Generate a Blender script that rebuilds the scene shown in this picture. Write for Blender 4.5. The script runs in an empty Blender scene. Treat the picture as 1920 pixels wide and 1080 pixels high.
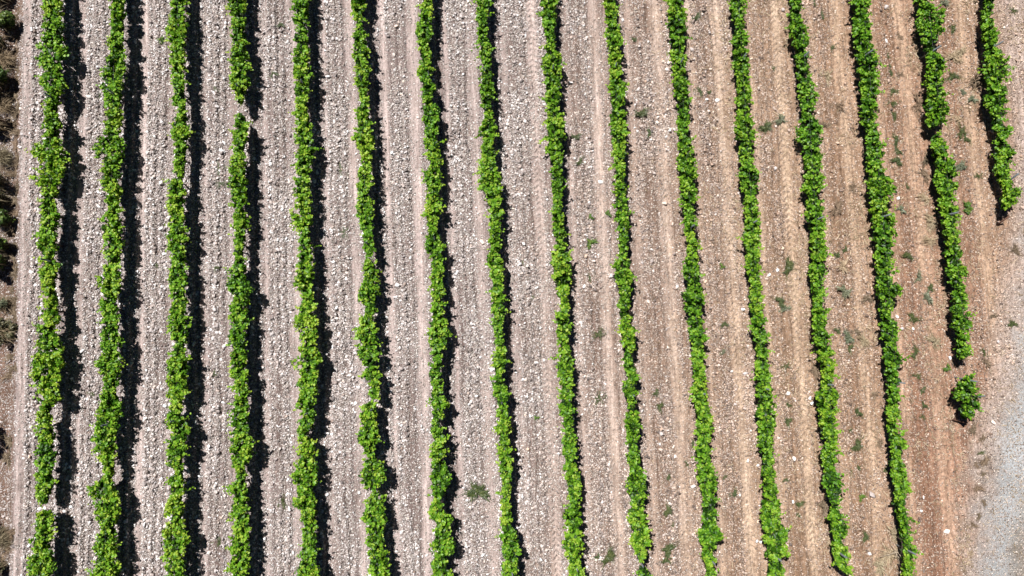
import bpy, math, random
import numpy as np
from mathutils import Vector, Matrix

# ------------------------------------------------------------------ camera, sky, sun
SC = bpy.context.scene
COL = SC.collection
H = 28.7                      # drone height (m)
TILT = math.radians(4.0)      # almost straight down
FPX = 1321.0                  # focal length in pixels of the 1920 px wide photograph
cam_d = bpy.data.cameras.new('camera')
cam_d.sensor_width = 36.0
cam_d.lens = FPX / 1920.0 * 36.0
cam_d.clip_start = 0.1
cam_d.clip_end = 3000
cam = bpy.data.objects.new('camera', cam_d)
COL.objects.link(cam)
cam.location = (0, 0, H)
cam.rotation_euler = (TILT, 0, 0)
SC.camera = cam

SUN_EL = math.radians(62.0)
SUN_AZ = math.atan2(-0.55, 0.83)          # from +Y towards +X
world = bpy.data.worlds.new('World')
SC.world = world
world.use_nodes = True
wt = world.node_tree
sky = wt.nodes.new('ShaderNodeTexSky')
sky.sky_type = 'NISHITA'
sky.sun_disc = False
sky.sun_elevation = SUN_EL
sky.sun_rotation = SUN_AZ
sky.air_density = 0.22
sky.dust_density = 0.0
wt.links.new(sky.outputs[0], wt.nodes['Background'].inputs[0])
wt.nodes['Background'].inputs[1].default_value = 0.05

sun_d = bpy.data.lights.new('sun', 'SUN')
sun_d.energy = 5.0
sun_d.angle = math.radians(0.5)
sun_d.color = (1.0, 0.975, 0.94)
sun = bpy.data.objects.new('sun', sun_d)
COL.objects.link(sun)
ts = Vector((math.cos(SUN_EL) * math.sin(SUN_AZ), math.cos(SUN_EL) * math.cos(SUN_AZ), math.sin(SUN_EL)))
sun.rotation_euler = ts.to_track_quat('Z', 'Y').to_euler()
sun.location = (-15, 22, 50)

SC.view_settings.view_transform = 'Standard'
SC.view_settings.look = 'None'
SC.view_settings.exposure = 0.65
SC.view_settings.gamma = 1.0
SC.render.engine = 'CYCLES'
SC.cycles.max_bounces = 6
SC.cycles.transmission_bounces = 4

# ------------------------------------------------------------------ helpers
RNG = np.random.default_rng(20)
random.seed(20)
ct, st = math.cos(TILT), math.sin(TILT)


def U(px, py, z=0.0):
    """ground-plan position (at height z) of a place measured on the photograph"""
    x = (np.asarray(px, float) - 960.0) / FPX
    y = (540.0 - np.asarray(py, float)) / FPX
    dy = y * ct + st
    dz = y * st - ct
    k = (z - H) / dz
    return x * k, dy * k


def mesh_from(name, V, F, mat, smooth=False, attrs=None, mats=None, mi=None):
    """V (n,3), F (m,k) array of equal-sized faces or list of such arrays"""
    me = bpy.data.meshes.new(name)
    Fs = F if isinstance(F, list) else [F]
    nv = len(V)
    me.vertices.add(nv)
    me.vertices.foreach_set('co', np.ascontiguousarray(V, dtype=np.float32).ravel())
    loops = np.concatenate([f.ravel() for f in Fs]).astype(np.int32)
    tot = np.concatenate([np.full(len(f), f.shape[1], np.int32) for f in Fs])
    start = np.concatenate([[0], np.cumsum(tot)[:-1]]).astype(np.int32)
    me.loops.add(len(loops))
    me.loops.foreach_set('vertex_index', loops)
    me.polygons.add(len(tot))
    me.polygons.foreach_set('loop_start', start)
    me.polygons.foreach_set('loop_total', tot)
    if smooth:
        me.polygons.foreach_set('use_smooth', np.ones(len(tot), bool))
    for m in (mats or [mat]):
        me.materials.append(m)
    if mi is not None:
        me.polygons.foreach_set('material_index', np.asarray(mi, np.int32))
    for an, (dom, arr) in (attrs or {}).items():
        a = me.attributes.new(an, 'FLOAT', dom)
        a.data.foreach_set('value', np.asarray(arr, np.float32))
    me.update(calc_edges=True)
    me.validate()
    return me


def link(name, me, parent=None, loc=None):
    o = bpy.data.objects.new(name, me)
    COL.objects.link(o)
    if parent is not None:
        o.parent = parent
    if loc is not None:
        o.location = loc
    return o


def tag(o, label, cat, group=None):
    o['label'] = label
    o['category'] = cat
    if group:
        o['group'] = group
    return o


def empty(name, loc):
    o = bpy.data.objects.new(name, None)
    o.empty_display_size = 0.2
    COL.objects.link(o)
    o.location = loc
    return o


def tube(pts, rad, n=6, cap=True):
    """tapered tube through pts -> (V, F list)"""
    pts = [np.asarray(p, float) for p in pts]
    V, Q = [], []
    m = len(pts)
    for i, p in enumerate(pts):
        d = pts[min(i + 1, m - 1)] - pts[max(i - 1, 0)]
        d = d / (np.linalg.norm(d) + 1e-9)
        a = np.cross(d, (0.31, 0.93, 0.2)); a /= np.linalg.norm(a)
        b = np.cross(d, a)
        r = rad[i] if hasattr(rad, '__len__') else rad
        for k in range(n):
            t = 2 * math.pi * k / n
            V.append(p + r * (math.cos(t) * a + math.sin(t) * b))
    for i in range(m - 1):
        for k in range(n):
            k2 = (k + 1) % n
            Q.append((i * n + k, i * n + k2, (i + 1) * n + k2, (i + 1) * n + k))
    Q = np.array(Q)
    if not cap:
        return np.array(V), Q
    c0 = len(V); V.append(pts[0]); V.append(pts[-1])
    T = []
    for k in range(n):
        k2 = (k + 1) % n
        T.append((c0, k2, k))
        T.append((c0 + 1, (m - 1) * n + k, (m - 1) * n + k2))
    return np.array(V), [Q, np.array(T)]


def join(parts):
    """parts: list of (V, F or [F..]) -> V, [quads, tris]"""
    Vs, qs, tr = [], [], []
    off = 0
    for V, F in parts:
        for f in (F if isinstance(F, list) else [F]):
            (qs if f.shape[1] == 4 else tr).append(f + off)
        Vs.append(V); off += len(V)
    out = []
    if qs: out.append(np.concatenate(qs))
    if tr: out.append(np.concatenate(tr))
    return np.concatenate(Vs), out


def _hash(ix, iy, seed):
    h = (ix.astype(np.int64) * 374761393 + iy.astype(np.int64) * 668265263 + seed * 974711) & 0x7fffffff
    h = ((h ^ (h >> 13)) * 1274126177) & 0x7fffffff
    return ((h ^ (h >> 16)) & 0xffff) / 65535.0


def vnoise(x, y, seed=0):
    ix, iy = np.floor(x), np.floor(y)
    fx, fy = x - ix, y - iy
    fx = fx * fx * (3 - 2 * fx); fy = fy * fy * (3 - 2 * fy)
    ix = ix.astype(np.int64); iy = iy.astype(np.int64)
    a = _hash(ix, iy, seed); b = _hash(ix + 1, iy, seed)
    c = _hash(ix, iy + 1, seed); d = _hash(ix + 1, iy + 1, seed)
    return (a * (1 - fx) + b * fx) * (1 - fy) + (c * (1 - fx) + d * fx) * fy


def fbm(x, y, seed=0, oct=3):
    s, a, t = 0, 1.0, 0
    for o in range(oct):
        s = s + a * vnoise(x * 2 ** o + 17.3 * o, y * 2 ** o - 9.1 * o, seed + o)
        t += a; a *= 0.5
    return s / t


def sstep(a, b, x):
    t = np.clip((x - a) / (b - a), 0, 1)
    return t * t * (3 - 2 * t)


# ------------------------------------------------------------------ where the vine rows stand
# crown edges measured along each row: tile origin -> "distance:left-right"
T = {}
T[1] = [((0, 0), "0:250-355 120:245-360 200:260-365 290:215-380 390:240-345 450:235-375 540:265-350 620:255-330 690:250-355 770:245-345 850:205-365 940:240-365 1020:210-350"),
        ((0, 360), "0:250-335 60:240-330 130:245-340 200:235-335 260:220-330 340:215-330 370:235-300 400:220-335 470:230-330 540:230-315 590:270-335 650:245-335 720:250-350 770:215-300 830:230-345 920:200-355 1000:210-350 1060:190-340"),
        ((0, 720), "60:225-340 110:225-330 140:230-290 200:215-300 280:210-310 350:215-325 430:220-325 480:195-300 540:205-310 600:200-300 650:230-270 668:235-262 gap 715:190-315 740:185-315 800:210-310 850:170-300 920:190-300 1000:165-310 1060:170-300")]
T[2] = [((0, 0), "0:615-715 100:620-715 200:625-705 300:620-710 400:575-710 490:575-695 560:600-690 640:600-700 700:600-690 780:580-690 850:545-700 930:580-690 990:570-685"),
        ((0, 360), "0:580-690 80:600-680 170:575-690 260:580-690 330:600-695 400:600-680 480:570-680 550:570-690 620:570-665 700:580-680 770:570-670 840:575-690 900:580-685 980:550-685 1060:590-690"),
        ((0, 720), "50:580-660 100:580-695 170:550-690 240:545-660 340:535-665 420:570-655 480:580-650 505:600-640 gap 515:590-640 540:545-640 590:510-665 650:540-670 720:540-680 800:570-665 880:545-665 960:535-665 1030:530-670")]
T[3] = [((0, 0), "0:970-1050 90:950-1055 170:950-1060 260:965-1055 370:955-1050 440:960-1050 500:985-1040 580:975-1060 640:1000-1055 700:960-1060 780:975-1070 850:980-1050 920:970-1050 980:990-1045 1040:960-1040"),
        ((0, 360), "0:945-1050 90:950-1050 170:960-1050 240:945-1060 310:945-1050 380:970-1045 450:950-1050 500:955-1060 560:975-1055 620:970-1060 700:950-1060 780:960-1065 860:980-1050 930:950-1055 1000:945-1060 1070:950-1055"),
        ((0, 720), "60:945-1055 120:945-1035 170:930-1030 250:960-1075 310:945-1065 380:945-1040 460:955-1040 487:990-1040 550:940-1040 620:960-1040 700:930-1040 760:960-1035 810:920-1035 880:930-1070 960:935-1035 1040:930-1040")]
T[4] = [((0, 0), "0:1285-1385 80:1290-1385 160:1305-1385 260:1300-1400 350:1300-1400 430:1295-1405 500:1305-1400 550:1325-1380 575:1335-1370 gap 645:1335-1375 680:1320-1390 770:1315-1405 840:1325-1385 920:1290-1390 1000:1295-1400"),
        ((0, 360), "0:1285-1395 90:1310-1385 180:1315-1405 260:1320-1395 330:1320-1375 400:1310-1390 480:1295-1390 550:1290-1425 610:1300-1400 680:1295-1400 750:1300-1400 830:1290-1390 900:1295-1395 980:1300-1395 1060:1305-1400"),
        ((0, 720), "60:1330-1405 150:1300-1400 230:1310-1400 330:1300-1430 410:1300-1410 470:1320-1390 525:1345-1380 570:1295-1390 640:1305-1400 720:1310-1400 800:1315-1410 880:1305-1410 960:1295-1405 1040:1300-1400")]
T[5] = [((480, 0), "0:205-300 60:205-310 130:205-300 165:245-290 220:215-300 300:205-305 380:205-310 440:215-330 530:215-300 588:245-300 630:210-300 700:230-320 780:215-330 850:240-335 910:220-325 990:225-320"),
        ((480, 360), "0:210-310 80:235-315 150:205-320 210:235-310 280:245-320 340:235-325 420:230-325 490:225-330 545:215-335 590:270-335 640:240-340 720:215-340 790:240-350 860:245-345 940:230-365 1010:245-360 1070:235-350"),
        ((480, 720), "50:255-345 100:215-330 170:250-345 220:245-340 290:220-310 340:250-330 400:235-345 480:220-345 570:220-340 660:210-340 730:255-345 800:255-350 880:260-345 950:240-340 1030:235-350")]
T[6] = [((480, 0), "0:530-625 90:540-610 140:560-605 200:550-625 280:545-635 380:550-640 460:560-640 530:565-635 580:600-640 630:560-640 700:570-655 780:545-655 850:580-655 920:590-660 1000:570-660"),
        ((480, 360), "0:565-650 80:570-660 140:570-655 210:590-670 260:605-660 310:605-675 352:610-655 gap 378:615-650 420:600-690 500:600-680 580:560-690 640:615-685 720:585-665 780:580-680 840:570-690 910:580-695 970:610-680 1040:610-710"),
        ((480, 720), "20:640-695 50:630-705 80:640-690 gap 107:605-690 130:595-690 200:585-690 280:575-690 370:590-680 408:625-690 470:595-720 550:595-720 588:620-680 gap 610:640-690 650:610-710 720:610-720 760:600-730 830:620-725 900:625-720 950:625-735 1040:630-745")]
T[7] = [((480, 0), "0:920-1000 80:920-1000 160:895-995 240:905-990 330:915-990 420:905-995 500:930-1015 560:930-1000 620:935-1040 700:940-1030 790:935-1035 860:955-1040 930:960-1045 1000:945-1045"),
        ((480, 360), "0:960-1045 80:955-1050 160:950-1030 230:960-1035 310:950-1055 390:980-1060 470:980-1050 540:975-1075 600:990-1060 680:975-1060 740:980-1090 830:970-1085 890:985-1060 960:985-1060 1050:960-1050"),
        ((480, 720), "20:990-1050 60:975-1060 120:975-1085 200:980-1050 270:975-1060 350:985-1075 420:980-1060 500:980-1085 570:990-1100 640:990-1060 710:970-1060 770:1000-1120 840:1000-1080 910:980-1110 970:1000-1090 1030:970-1080 1070:1015-1110")]
T[8] = [((480, 0), "0:1235-1325 80:1235-1315 160:1245-1310 220:1240-1315 300:1255-1335 380:1260-1330 440:1260-1345 510:1250-1335 600:1260-1335 650:1285-1325 720:1250-1355 800:1265-1345 880:1265-1350 960:1255-1370 1050:1260-1380"),
        ((480, 360), "30:1295-1380 80:1300-1385 160:1310-1390 240:1300-1380 310:1310-1385 380:1290-1395 450:1310-1390 530:1310-1395 600:1320-1400 690:1320-1400 780:1330-1390 850:1345-1410 920:1335-1410 1000:1325-1410 1060:1330-1400"),
        ((480, 720), "60:1330-1425 130:1350-1425 220:1345-1430 300:1355-1430 400:1360-1445 490:1365-1450 560:1370-1440 605:1375-1430 650:1370-1435 730:1370-1445 800:1370-1455 870:1375-1470 930:1380-1490 990:1385-1480 1060:1380-1470")]
T[9] = [((960, 0), "0:150-255 80:150-250 170:165-255 240:180-250 330:165-285 430:170-275 520:175-280 600:180-270 690:195-300 770:175-300 850:185-280 920:205-300 1000:215-300 1060:210-290"),
        ((960, 360), "20:220-285 80:220-290 160:215-300 240:225-305 290:240-300 350:210-330 430:225-330 500:220-330 570:240-330 620:270-325 690:240-330 760:240-335 840:245-325 920:255-345 1000:245-350 1060:255-345"),
        ((960, 720), "20:262-345 65:265-345 150:255-370 220:280-340 290:290-360 350:270-365 420:280-360 490:285-385 560:305-390 620:305-400 680:320-370 740:280-395 820:300-390 890:280-405 960:300-385 1030:310-405")]
T[10] = [((960, 0), "0:510-590 100:520-600 200:525-620 300:530-620 380:540-620 470:540-640 560:550-635 630:540-640 700:550-645 780:550-650 860:560-650 940:565-645 1040:575-640"),
         ((960, 360), "20:570-650 80:570-655 170:580-665 240:585-660 310:595-655 350:595-640 400:570-665 480:565-680 560:595-675 640:595-670 700:600-670 780:605-700 850:610-700 900:615-690 960:620-690 1040:640-720"),
         ((960, 720), "10:615-700 50:625-690 92:645-700 120:630-710 200:630-720 290:630-720 370:650-715 440:630-730 500:650-745 580:640-755 660:660-745 740:650-745 810:660-775 880:670-770 960:680-765 990:700-745 gap 1035:695-760 1060:700-795")]
T[11] = [((960, 0), "0:870-965 80:865-985 160:870-985 250:880-980 330:890-990 420:890-990 500:910-1000 540:915-1020 620:920-1005 700:920-1010 780:930-1015 850:925-1030 920:920-1040 1000:940-1045 1060:945-1045"),
         ((960, 360), "20:935-1045 60:940-1040 110:965-1030 190:955-1050 250:970-1040 290:985-1060 360:965-1055 430:955-1060 500:970-1075 590:960-1085 650:970-1075 720:985-1080 790:990-1085 860:1000-1105 950:1000-1085 1010:1005-1095 1070:1005-1090"),
         ((960, 720), "60:1010-1110 140:1020-1120 220:1030-1135 300:1030-1115 400:1020-1120 480:1040-1140 560:1045-1165 620:1060-1150 700:1060-1155 780:1060-1155 850:1050-1180 930:1060-1145 1000:1070-1150 1060:1085-1155")]
T[12] = [((960, 0), "0:1220-1310 60:1225-1325 130:1245-1305 220:1225-1335 300:1235-1345 400:1250-1345 480:1255-1350 560:1250-1360 640:1260-1350 740:1255-1375 820:1265-1365 880:1260-1340 920:1285-1385 980:1270-1390 1060:1285-1390"),
         ((960, 360), "20:1300-1385 80:1295-1390 160:1300-1410 240:1300-1410 330:1305-1400 400:1305-1400 480:1325-1410 560:1330-1415 640:1330-1415 720:1340-1430 800:1350-1440 880:1365-1450 950:1370-1450 1060:1370-1460"),
         ((960, 720), "80:1370-1485 200:1375-1485 300:1380-1480 400:1395-1480 500:1402-1485 600:1402-1500 700:1395-1510 800:1405-1520 850:1415-1560 900:1425-1515 955:1432-1585 990:1440-1520 1060:1440-1545")]
T[13] = [((1440, 0), "0:120-200 90:115-205 160:120-235 240:135-240 320:150-240 400:155-250 480:165-265 560:180-275 640:185-265 700:175-300 750:165-300 820:195-305 900:200-310 980:205-310 1060:200-320"),
         ((1440, 360), "20:215-305 80:220-325 160:220-325 240:230-320 290:235-350 350:240-340 410:225-330 480:235-325 560:240-325 600:258-308 650:240-340 740:245-340 810:255-350 880:275-365 910:275-385 970:290-380 1050:300-390"),
         ((1440, 720), "20:290-370 60:270-400 120:270-390 180:285-385 250:300-400 330:315-390 400:300-400 480:310-385 550:310-420 620:330-420 660:340-410 675:360-400 gap 695:360-400 750:335-440 800:345-460 850:355-440 880:365-430 930:365-465 1000:370-460 1040:395-480 1065:420-475 end")]
T[14] = [((1440, 0), "0:470-575 90:475-580 180:480-590 260:485-610 340:505-625 420:510-625 500:520-625 590:520-625 670:520-625 740:550-620 800:550-655 880:550-660 940:560-650 1000:565-690 1060:560-715"),
         ((1440, 360), "30:568-670 80:575-670 140:590-720 210:595-725 280:605-710 340:610-720 430:610-710 510:610-715 545:615-760 620:620-715 690:625-715 770:640-735 850:655-740 890:665-730 940:655-780 1000:655-740 1060:660-760"),
         ((1440, 720), "30:680-740 60:680-745 140:665-740 200:670-740 270:680-745 350:680-790 400:690-750 440:685-780 520:695-790 600:710-805 650:715-780 690:720-770 750:725-805 830:740-810 890:745-820 915:760-810 940:745-860 975:765-830 1000:755-830 1060:760-830")]
T[15] = [((1440, 0), "0:835-920 80:850-990 160:850-1000 230:865-950 300:890-980 380:885-1010 450:895-990 530:895-1010 620:895-1020 690:880-990 712:900-970 gap 755:935-985 780:920-1000 860:925-1015 940:945-1065 1000:945-1060 1060:940-1080"),
         ((1440, 360), "20:968-1055 60:965-1060 100:975-1070 180:980-1080 260:990-1090 330:995-1095 400:1005-1105 460:1010-1130 520:1030-1110 545:1060-1100 590:1040-1130 650:1030-1120 720:1035-1145 780:1040-1140 840:1060-1140 900:1075-1140 935:1085-1115 gap"),
         ((1440, 720), "-42:1105-1180 0:1075-1180 50:1050-1190 110:1080-1195 150:1075-1180 190:1095-1165 end")]
T[16] = [((1440, 0), "0:1210-1295 30:1215-1280 90:1200-1270 180:1205-1305 240:1210-1290 300:1220-1330 400:1230-1365 480:1225-1345 560:1225-1335 620:1250-1350 690:1265-1330 730:1280-1385 780:1285-1350 850:1280-1390 940:1275-1375 1020:1300-1380 1050:1320-1385"),
         ((1440, 360), "0:1320-1430 60:1310-1400 88:1320-1370 end")]


def parse(row):
    segs, cur = [], []
    ended = False
    for (ox, oy), s in T[row]:
        for w in s.split():
            if w in ('gap', 'end'):
                segs.append(cur); cur = []
                ended = (w == 'end')
                continue
            y, lr = w.split(':')
            l, r = lr.split('-')
            cur.append((oy + float(y) / 3, ox + float(l) / 3, ox + float(r) / 3))
    if cur:
        segs.append(cur)
    # the rows carry on beyond the top and bottom of the picture
    if segs[0][0][0] <= 1:
        a, b = segs[0][0], segs[0][3]
        k = (b[1] + b[2] - a[1] - a[2]) / 2 / (b[0] - a[0])
        k = max(-0.08, min(0.14, k)) * 0.5
        segs[0].insert(0, (-78.0, a[1] - 78 * k, a[2] - 78 * k))
    if not ended:
        a, b = segs[-1][-1], segs[-1][0]
        segs[-1].append((1150.0, a[1] + (1150 - a[0]) * .06, a[2] + (1150 - a[0]) * .06))
    return segs


ROWS = {i: parse(i) for i in range(1, 17)}
ZC = 0.86                                  # height of the widest part of a crown
COEF = {}
for i, segs in ROWS.items():
    P = np.array([q for s in segs for q in s])
    x, y = U((P[:, 1] + P[:, 2]) / 2, P[:, 0], ZC)
    COEF[i] = np.polyfit(y, x, 2)
YR = {i: (U(0, ROWS[i][-1][-1][0], ZC)[1], U(0, ROWS[i][0][0][0], ZC)[1]) for i in ROWS}
# the short last row runs alongside its neighbours
c15, c14 = COEF[15], COEF[14]


def row_x(i, y):
    y = np.clip(y, -14, 15)
    if i == 16:
        yb = YR[16][0]
        g = np.polyval(COEF[16], np.maximum(y, yb))
        lo = np.polyval(c15, np.minimum(y, yb)) + (np.polyval(COEF[16], yb) - np.polyval(c15, yb))
        return np.where(y >= yb, g, lo)
    return np.polyval(COEF[i], y)


def rowu(x, y):
    """row index as a continuous across-the-rows coordinate (1 = first row)"""
    x = np.asarray(x, float).ravel(); y = np.asarray(y, float).ravel()
    R = np.stack([row_x(i, y) for i in range(1, 17)])          # 16 x n
    out = np.empty_like(x)
    d0 = R[1] - R[0]; d1 = R[15] - R[14]
    out = np.where(x < R[0], 1 + (x - R[0]) / d0, 16 + (x - R[15]) / d1)
    for i in range(15):
        m = (x >= R[i]) & (x < R[i + 1])
        out = np.where(m, i + 1 + (x - R[i]) / (R[i + 1] - R[i]), out)
    return out


# edge lines on the ground
def line(pts):
    P = np.array(pts, float)
    x, y = U(P[:, 0], P[:, 1], 0)
    o = np.argsort(y)
    return y[o], x[o]


LIP = line([(44, -200), (43, 0), (41, 160), (38, 330), (35, 520), (32, 650), (28, 780), (25, 880), (22, 980), (19, 1080), (14, 1300)])
ROAD = line([(2010, -200), (1975, 100), (1950, 250), (1922, 420), (1916, 560), (1910, 640), (1893, 740), (1868, 800), (1850, 900), (1835, 960), (1827, 1020), (1822, 1090), (1812, 1300)])
VERGE = line([(1868, -200), (1872, 0), (1890, 130), (1905, 300), (1900, 420), (1880, 560), (1862, 690), (1836, 760), (1822, 850), (1815, 950), (1812, 1090), (1800, 1300)])
ROUGH = line([(2120, -200), (2080, 300), (2020, 700), (1960, 850), (1915, 960), (1893, 1030), (1885, 1090), (1870, 1300)])


def at(L, y):
    return np.interp(y, L[0], L[1])


def profile(u):
    f = u - np.floor(u)
    t1 = np.exp(-((f - .27) / .06) ** 2)
    t2 = np.exp(-((f - .74) / .08) ** 2)
    return f, t1, t2


def ground_z(x, y):
    sh = np.shape(x)
    x = np.asarray(x, float).ravel(); y = np.asarray(y, float).ravel()
    u = rowu(x, y)
    f, t1, t2 = profile(u)
    lip = at(LIP, y) + 0.14 * (fbm(y * 1.4, y * 0, 5) - .5)
    field = sstep(-0.25, .3, x - lip) * (1 - sstep(-.4, .6, x - at(VERGE, y)))
    near = np.exp(-((np.abs(f - .5) - .5) / .14) ** 2)
    z = field * (0.055 * near - 0.035 * t1 - 0.045 * t2 + .02 * np.exp(-((f - .5) / .1) ** 2))
    n1 = fbm(x * .5, y * .35, 1) - .5
    n2 = fbm(x * 3.1, y * 2.2, 2) - .5
    n3 = fbm(x * 8.0, y * 8.0, 3, 2) - .5
    ridge = np.sin(2 * math.pi * (u * 8.0 + 1.1 * fbm(x * .35, y * .35, 7))) * fbm(u * 7, y * .6, 8)
    rough = (1 - .65 * np.clip(t1 + t2, 0, 1) * field)
    road = sstep(-.5, .5, x - at(ROAD, y))
    z = z + .085 * (1 - sstep(-1.2, -.2, x - at(ROAD, y))) * ridge * field * rough + .10 * n1 + (.06 * n2 + .055 * n3) * rough * (1 - .7 * road)
    z = z - .34 * (1 - sstep(-.5, .12, x - lip)) - .10 * (1 - sstep(-2.5, -.3, x - lip))
    z = z + .09 * np.exp(-((x - lip - .22) / .22) ** 2)
    d = np.hypot(x, y)
    z = np.where(d > 40, z * np.clip(1 - (d - 40) / 30, 0, 1), z)
    return z.reshape(sh)


def gz(x, y):
    return float(ground_z(np.array([x]), np.array([y]))[0])


# ------------------------------------------------------------------ materials
def new_mat(name):
    m = bpy.data.materials.new(name)
    m.use_nodes = True
    nt = m.node_tree
    b = nt.nodes['Principled BSDF']
    return m, nt, b


def N(nt, t, **kw):
    n = nt.nodes.new(t)
    for k, v in kw.items():
        setattr(n, k, v)
    return n


def attr(nt, name):
    return N(nt, 'ShaderNodeAttribute', attribute_name=name).outputs['Fac']


def ramp(nt, fac, stops, interp='LINEAR'):
    r = N(nt, 'ShaderNodeValToRGB')
    r.color_ramp.interpolation = interp
    e = r.color_ramp.elements
    while len(e) < len(stops):
        e.new(0.5)
    for k, (p, c) in enumerate(stops):
        e[k].position = p
        e[k].color = (*c, 1) if len(c) == 3 else c
    nt.links.new(fac, r.inputs[0])
    return r.outputs[0]


def mixc(nt, fac, a, b, mode='MIX'):
    m = N(nt, 'ShaderNodeMix', data_type='RGBA', blend_type=mode)
    for s, v in ((m.inputs[0], fac), (m.inputs[6], a), (m.inputs[7], b)):
        if isinstance(v, (int, float)):
            s.default_value = v
        elif isinstance(v, tuple):
            s.default_value = (*v, 1)
        else:
            nt.links.new(v, s)
    return m.outputs[2]


def math_n(nt, op, a, b=0.0, clamp=False):
    m = N(nt, 'ShaderNodeMath', operation=op, use_clamp=clamp)
    for s, v in ((m.inputs[0], a), (m.inputs[1], b)):
        if isinstance(v, (int, float)):
            s.default_value = v
        else:
            nt.links.new(v, s)
    return m.outputs[0]


def noise(nt, vec, scale, detail=3.0, rough=.6):
    n = N(nt, 'ShaderNodeTexNoise')
    n.inputs['Scale'].default_value = scale
    n.inputs['Detail'].default_value = detail
    n.inputs['Roughness'].default_value = rough
    nt.links.new(vec, n.inputs['Vector'])
    return n.outputs['Fac']


def ground_material():
    m, nt, b = new_mat('stony_soil')
    L = nt.links
    pos = N(nt, 'ShaderNodeNewGeometry').outputs['Position']
    u = attr(nt, 'rowu')
    tan, red, road, stone, verge, scrub, rough, track = [attr(nt, k) for k in ('tan', 'red', 'road', 'stone', 'verge', 'scrub', 'rough', 'track')]
    # along-row streaks
    sep = N(nt, 'ShaderNodeSeparateXYZ'); L.new(pos, sep.inputs[0])
    cmb = N(nt, 'ShaderNodeCombineXYZ')
    L.new(math_n(nt, 'MULTIPLY', u, 13.0), cmb.inputs[0])
    L.new(math_n(nt, 'MULTIPLY', sep.outputs[1], 0.35), cmb.inputs[1])
    streak = noise(nt, cmb.outputs[0], 2.0, 3.0, .65)
    patch = noise(nt, pos, .55, 4.0, .6)
    fine = noise(nt, pos, 26.0, 3.0, .7)
    grey = mixc(nt, tan, SOIL_GREY, SOIL_TAN)
    grey = mixc(nt, red, grey, SOIL_RED)
    dust = mixc(nt, tan, DUST_GREY, DUST_TAN)
    dust = mixc(nt, red, dust, DUST_RED)
    c = mixc(nt, track, grey, dust)
    c = mixc(nt, math_n(nt, 'MULTIPLY', attr(nt, 'turned'), .7), c, mixc(nt, 1.0, c, (.56, .50, .46), 'MULTIPLY'))
    c = mixc(nt, verge, c, VERGE_C)
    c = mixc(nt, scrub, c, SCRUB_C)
    c = mixc(nt, road, c, ROAD_C)
    c = mixc(nt, rough, c, ROUGH_C)
    v = ramp(nt, streak, [(.32, (.52, .49, .46)), (.5, (.95, .95, .95)), (.68, (1.3, 1.3, 1.3))])
    c = mixc(nt, math_n(nt, 'SUBTRACT', .75, math_n(nt, 'MULTIPLY', road, .6)), c, mixc(nt, 1.0, c, v, 'MULTIPLY'))
    v2 = ramp(nt, patch, [(.3, (.82, .80, .78)), (.7, (1.12, 1.12, 1.12))])
    c = mixc(nt, 1.0, c, v2, 'MULTIPLY')
    v3 = ramp(nt, fine, [(.3, (.55, .53, .5)), (.5, (1, 1, 1)), (.7, (1.35, 1.35, 1.35))])
    c = mixc(nt, 1.0, c, v3, 'MULTIPLY')
    v4 = ramp(nt, noise(nt, pos, 7.0, 6.0, .7), [(.36, (.60, .56, .53)), (.5, (1, 1, 1)), (.64, (1.28, 1.28, 1.28))])
    c = mixc(nt, math_n(nt, 'SUBTRACT', math_n(nt, 'ADD', math_n(nt, 'MULTIPLY', tan, .5), .35), math_n(nt, 'MULTIPLY', road, .6), True), c, mixc(nt, 1.0, c, v4, 'MULTIPLY'))
    # small chippings lying in the soil
    hs = []
    for sc, amt in ((13.0, .62), (24.0, .8)):
        vo = N(nt, 'ShaderNodeTexVoronoi')
        vo.inputs['Scale'].default_value = sc
        vo.inputs['Randomness'].default_value = 1.0
        L.new(pos, vo.inputs['Vector'])
        scol = N(nt, 'ShaderNodeSeparateColor'); L.new(vo.outputs['Color'], scol.inputs[0])
        pc = ramp(nt, scol.outputs[0], [(0, (.20, .17, .15)), (.35, (.36, .31, .28)), (.7, (.52, .46, .42)), (1, (.74, .70, .67))])
        pc = mixc(nt, math_n(nt, 'MULTIPLY', tan, .6), pc, mixc(nt, 1.0, pc, (1.08, .86, .68), 'MULTIPLY'))
        pc = mixc(nt, road, pc, mixc(nt, 1.0, pc, (.92, 1.0, 1.06), 'MULTIPLY'))
        thr = math_n(nt, 'GREATER_THAN', math_n(nt, 'ADD', math_n(nt, 'MULTIPLY', stone, amt), .03), scol.outputs[1])
        ins = math_n(nt, 'LESS_THAN', vo.outputs['Distance'], .52)
        fac = math_n(nt, 'MULTIPLY', thr, ins)
        c = mixc(nt, fac, c, pc)
        dome = math_n(nt, 'MULTIPLY', fac, math_n(nt, 'SUBTRACT', .62, vo.outputs['Distance'], True))
        hs.append(math_n(nt, 'MULTIPLY', dome, .9 / sc * 1.4))
    # tyre lugs pressed into the dusty wheel tracks
    f = math_n(nt, 'FRACT', u)
    du = math_n(nt, 'ABSOLUTE', math_n(nt, 'SUBTRACT', f, .74))
    ph = math_n(nt, 'ADD', math_n(nt, 'MULTIPLY', sep.outputs[1], 26.0), math_n(nt, 'MULTIPLY', du, 60.0))
    lug = math_n(nt, 'MULTIPLY', math_n(nt, 'SINE', ph), math_n(nt, 'MULTIPLY', attr(nt, 'lug'), .018))
    h = math_n(nt, 'ADD', hs[0], hs[1])
    h = math_n(nt, 'ADD', h, math_n(nt, 'MULTIPLY', fine, .035))
    h = math_n(nt, 'ADD', h, lug)
    bp = N(nt, 'ShaderNodeBump')
    bp.inputs['Strength'].default_value = 1.0
    bp.inputs['Distance'].default_value = 1.0
    L.new(h, bp.inputs['Height'])
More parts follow.
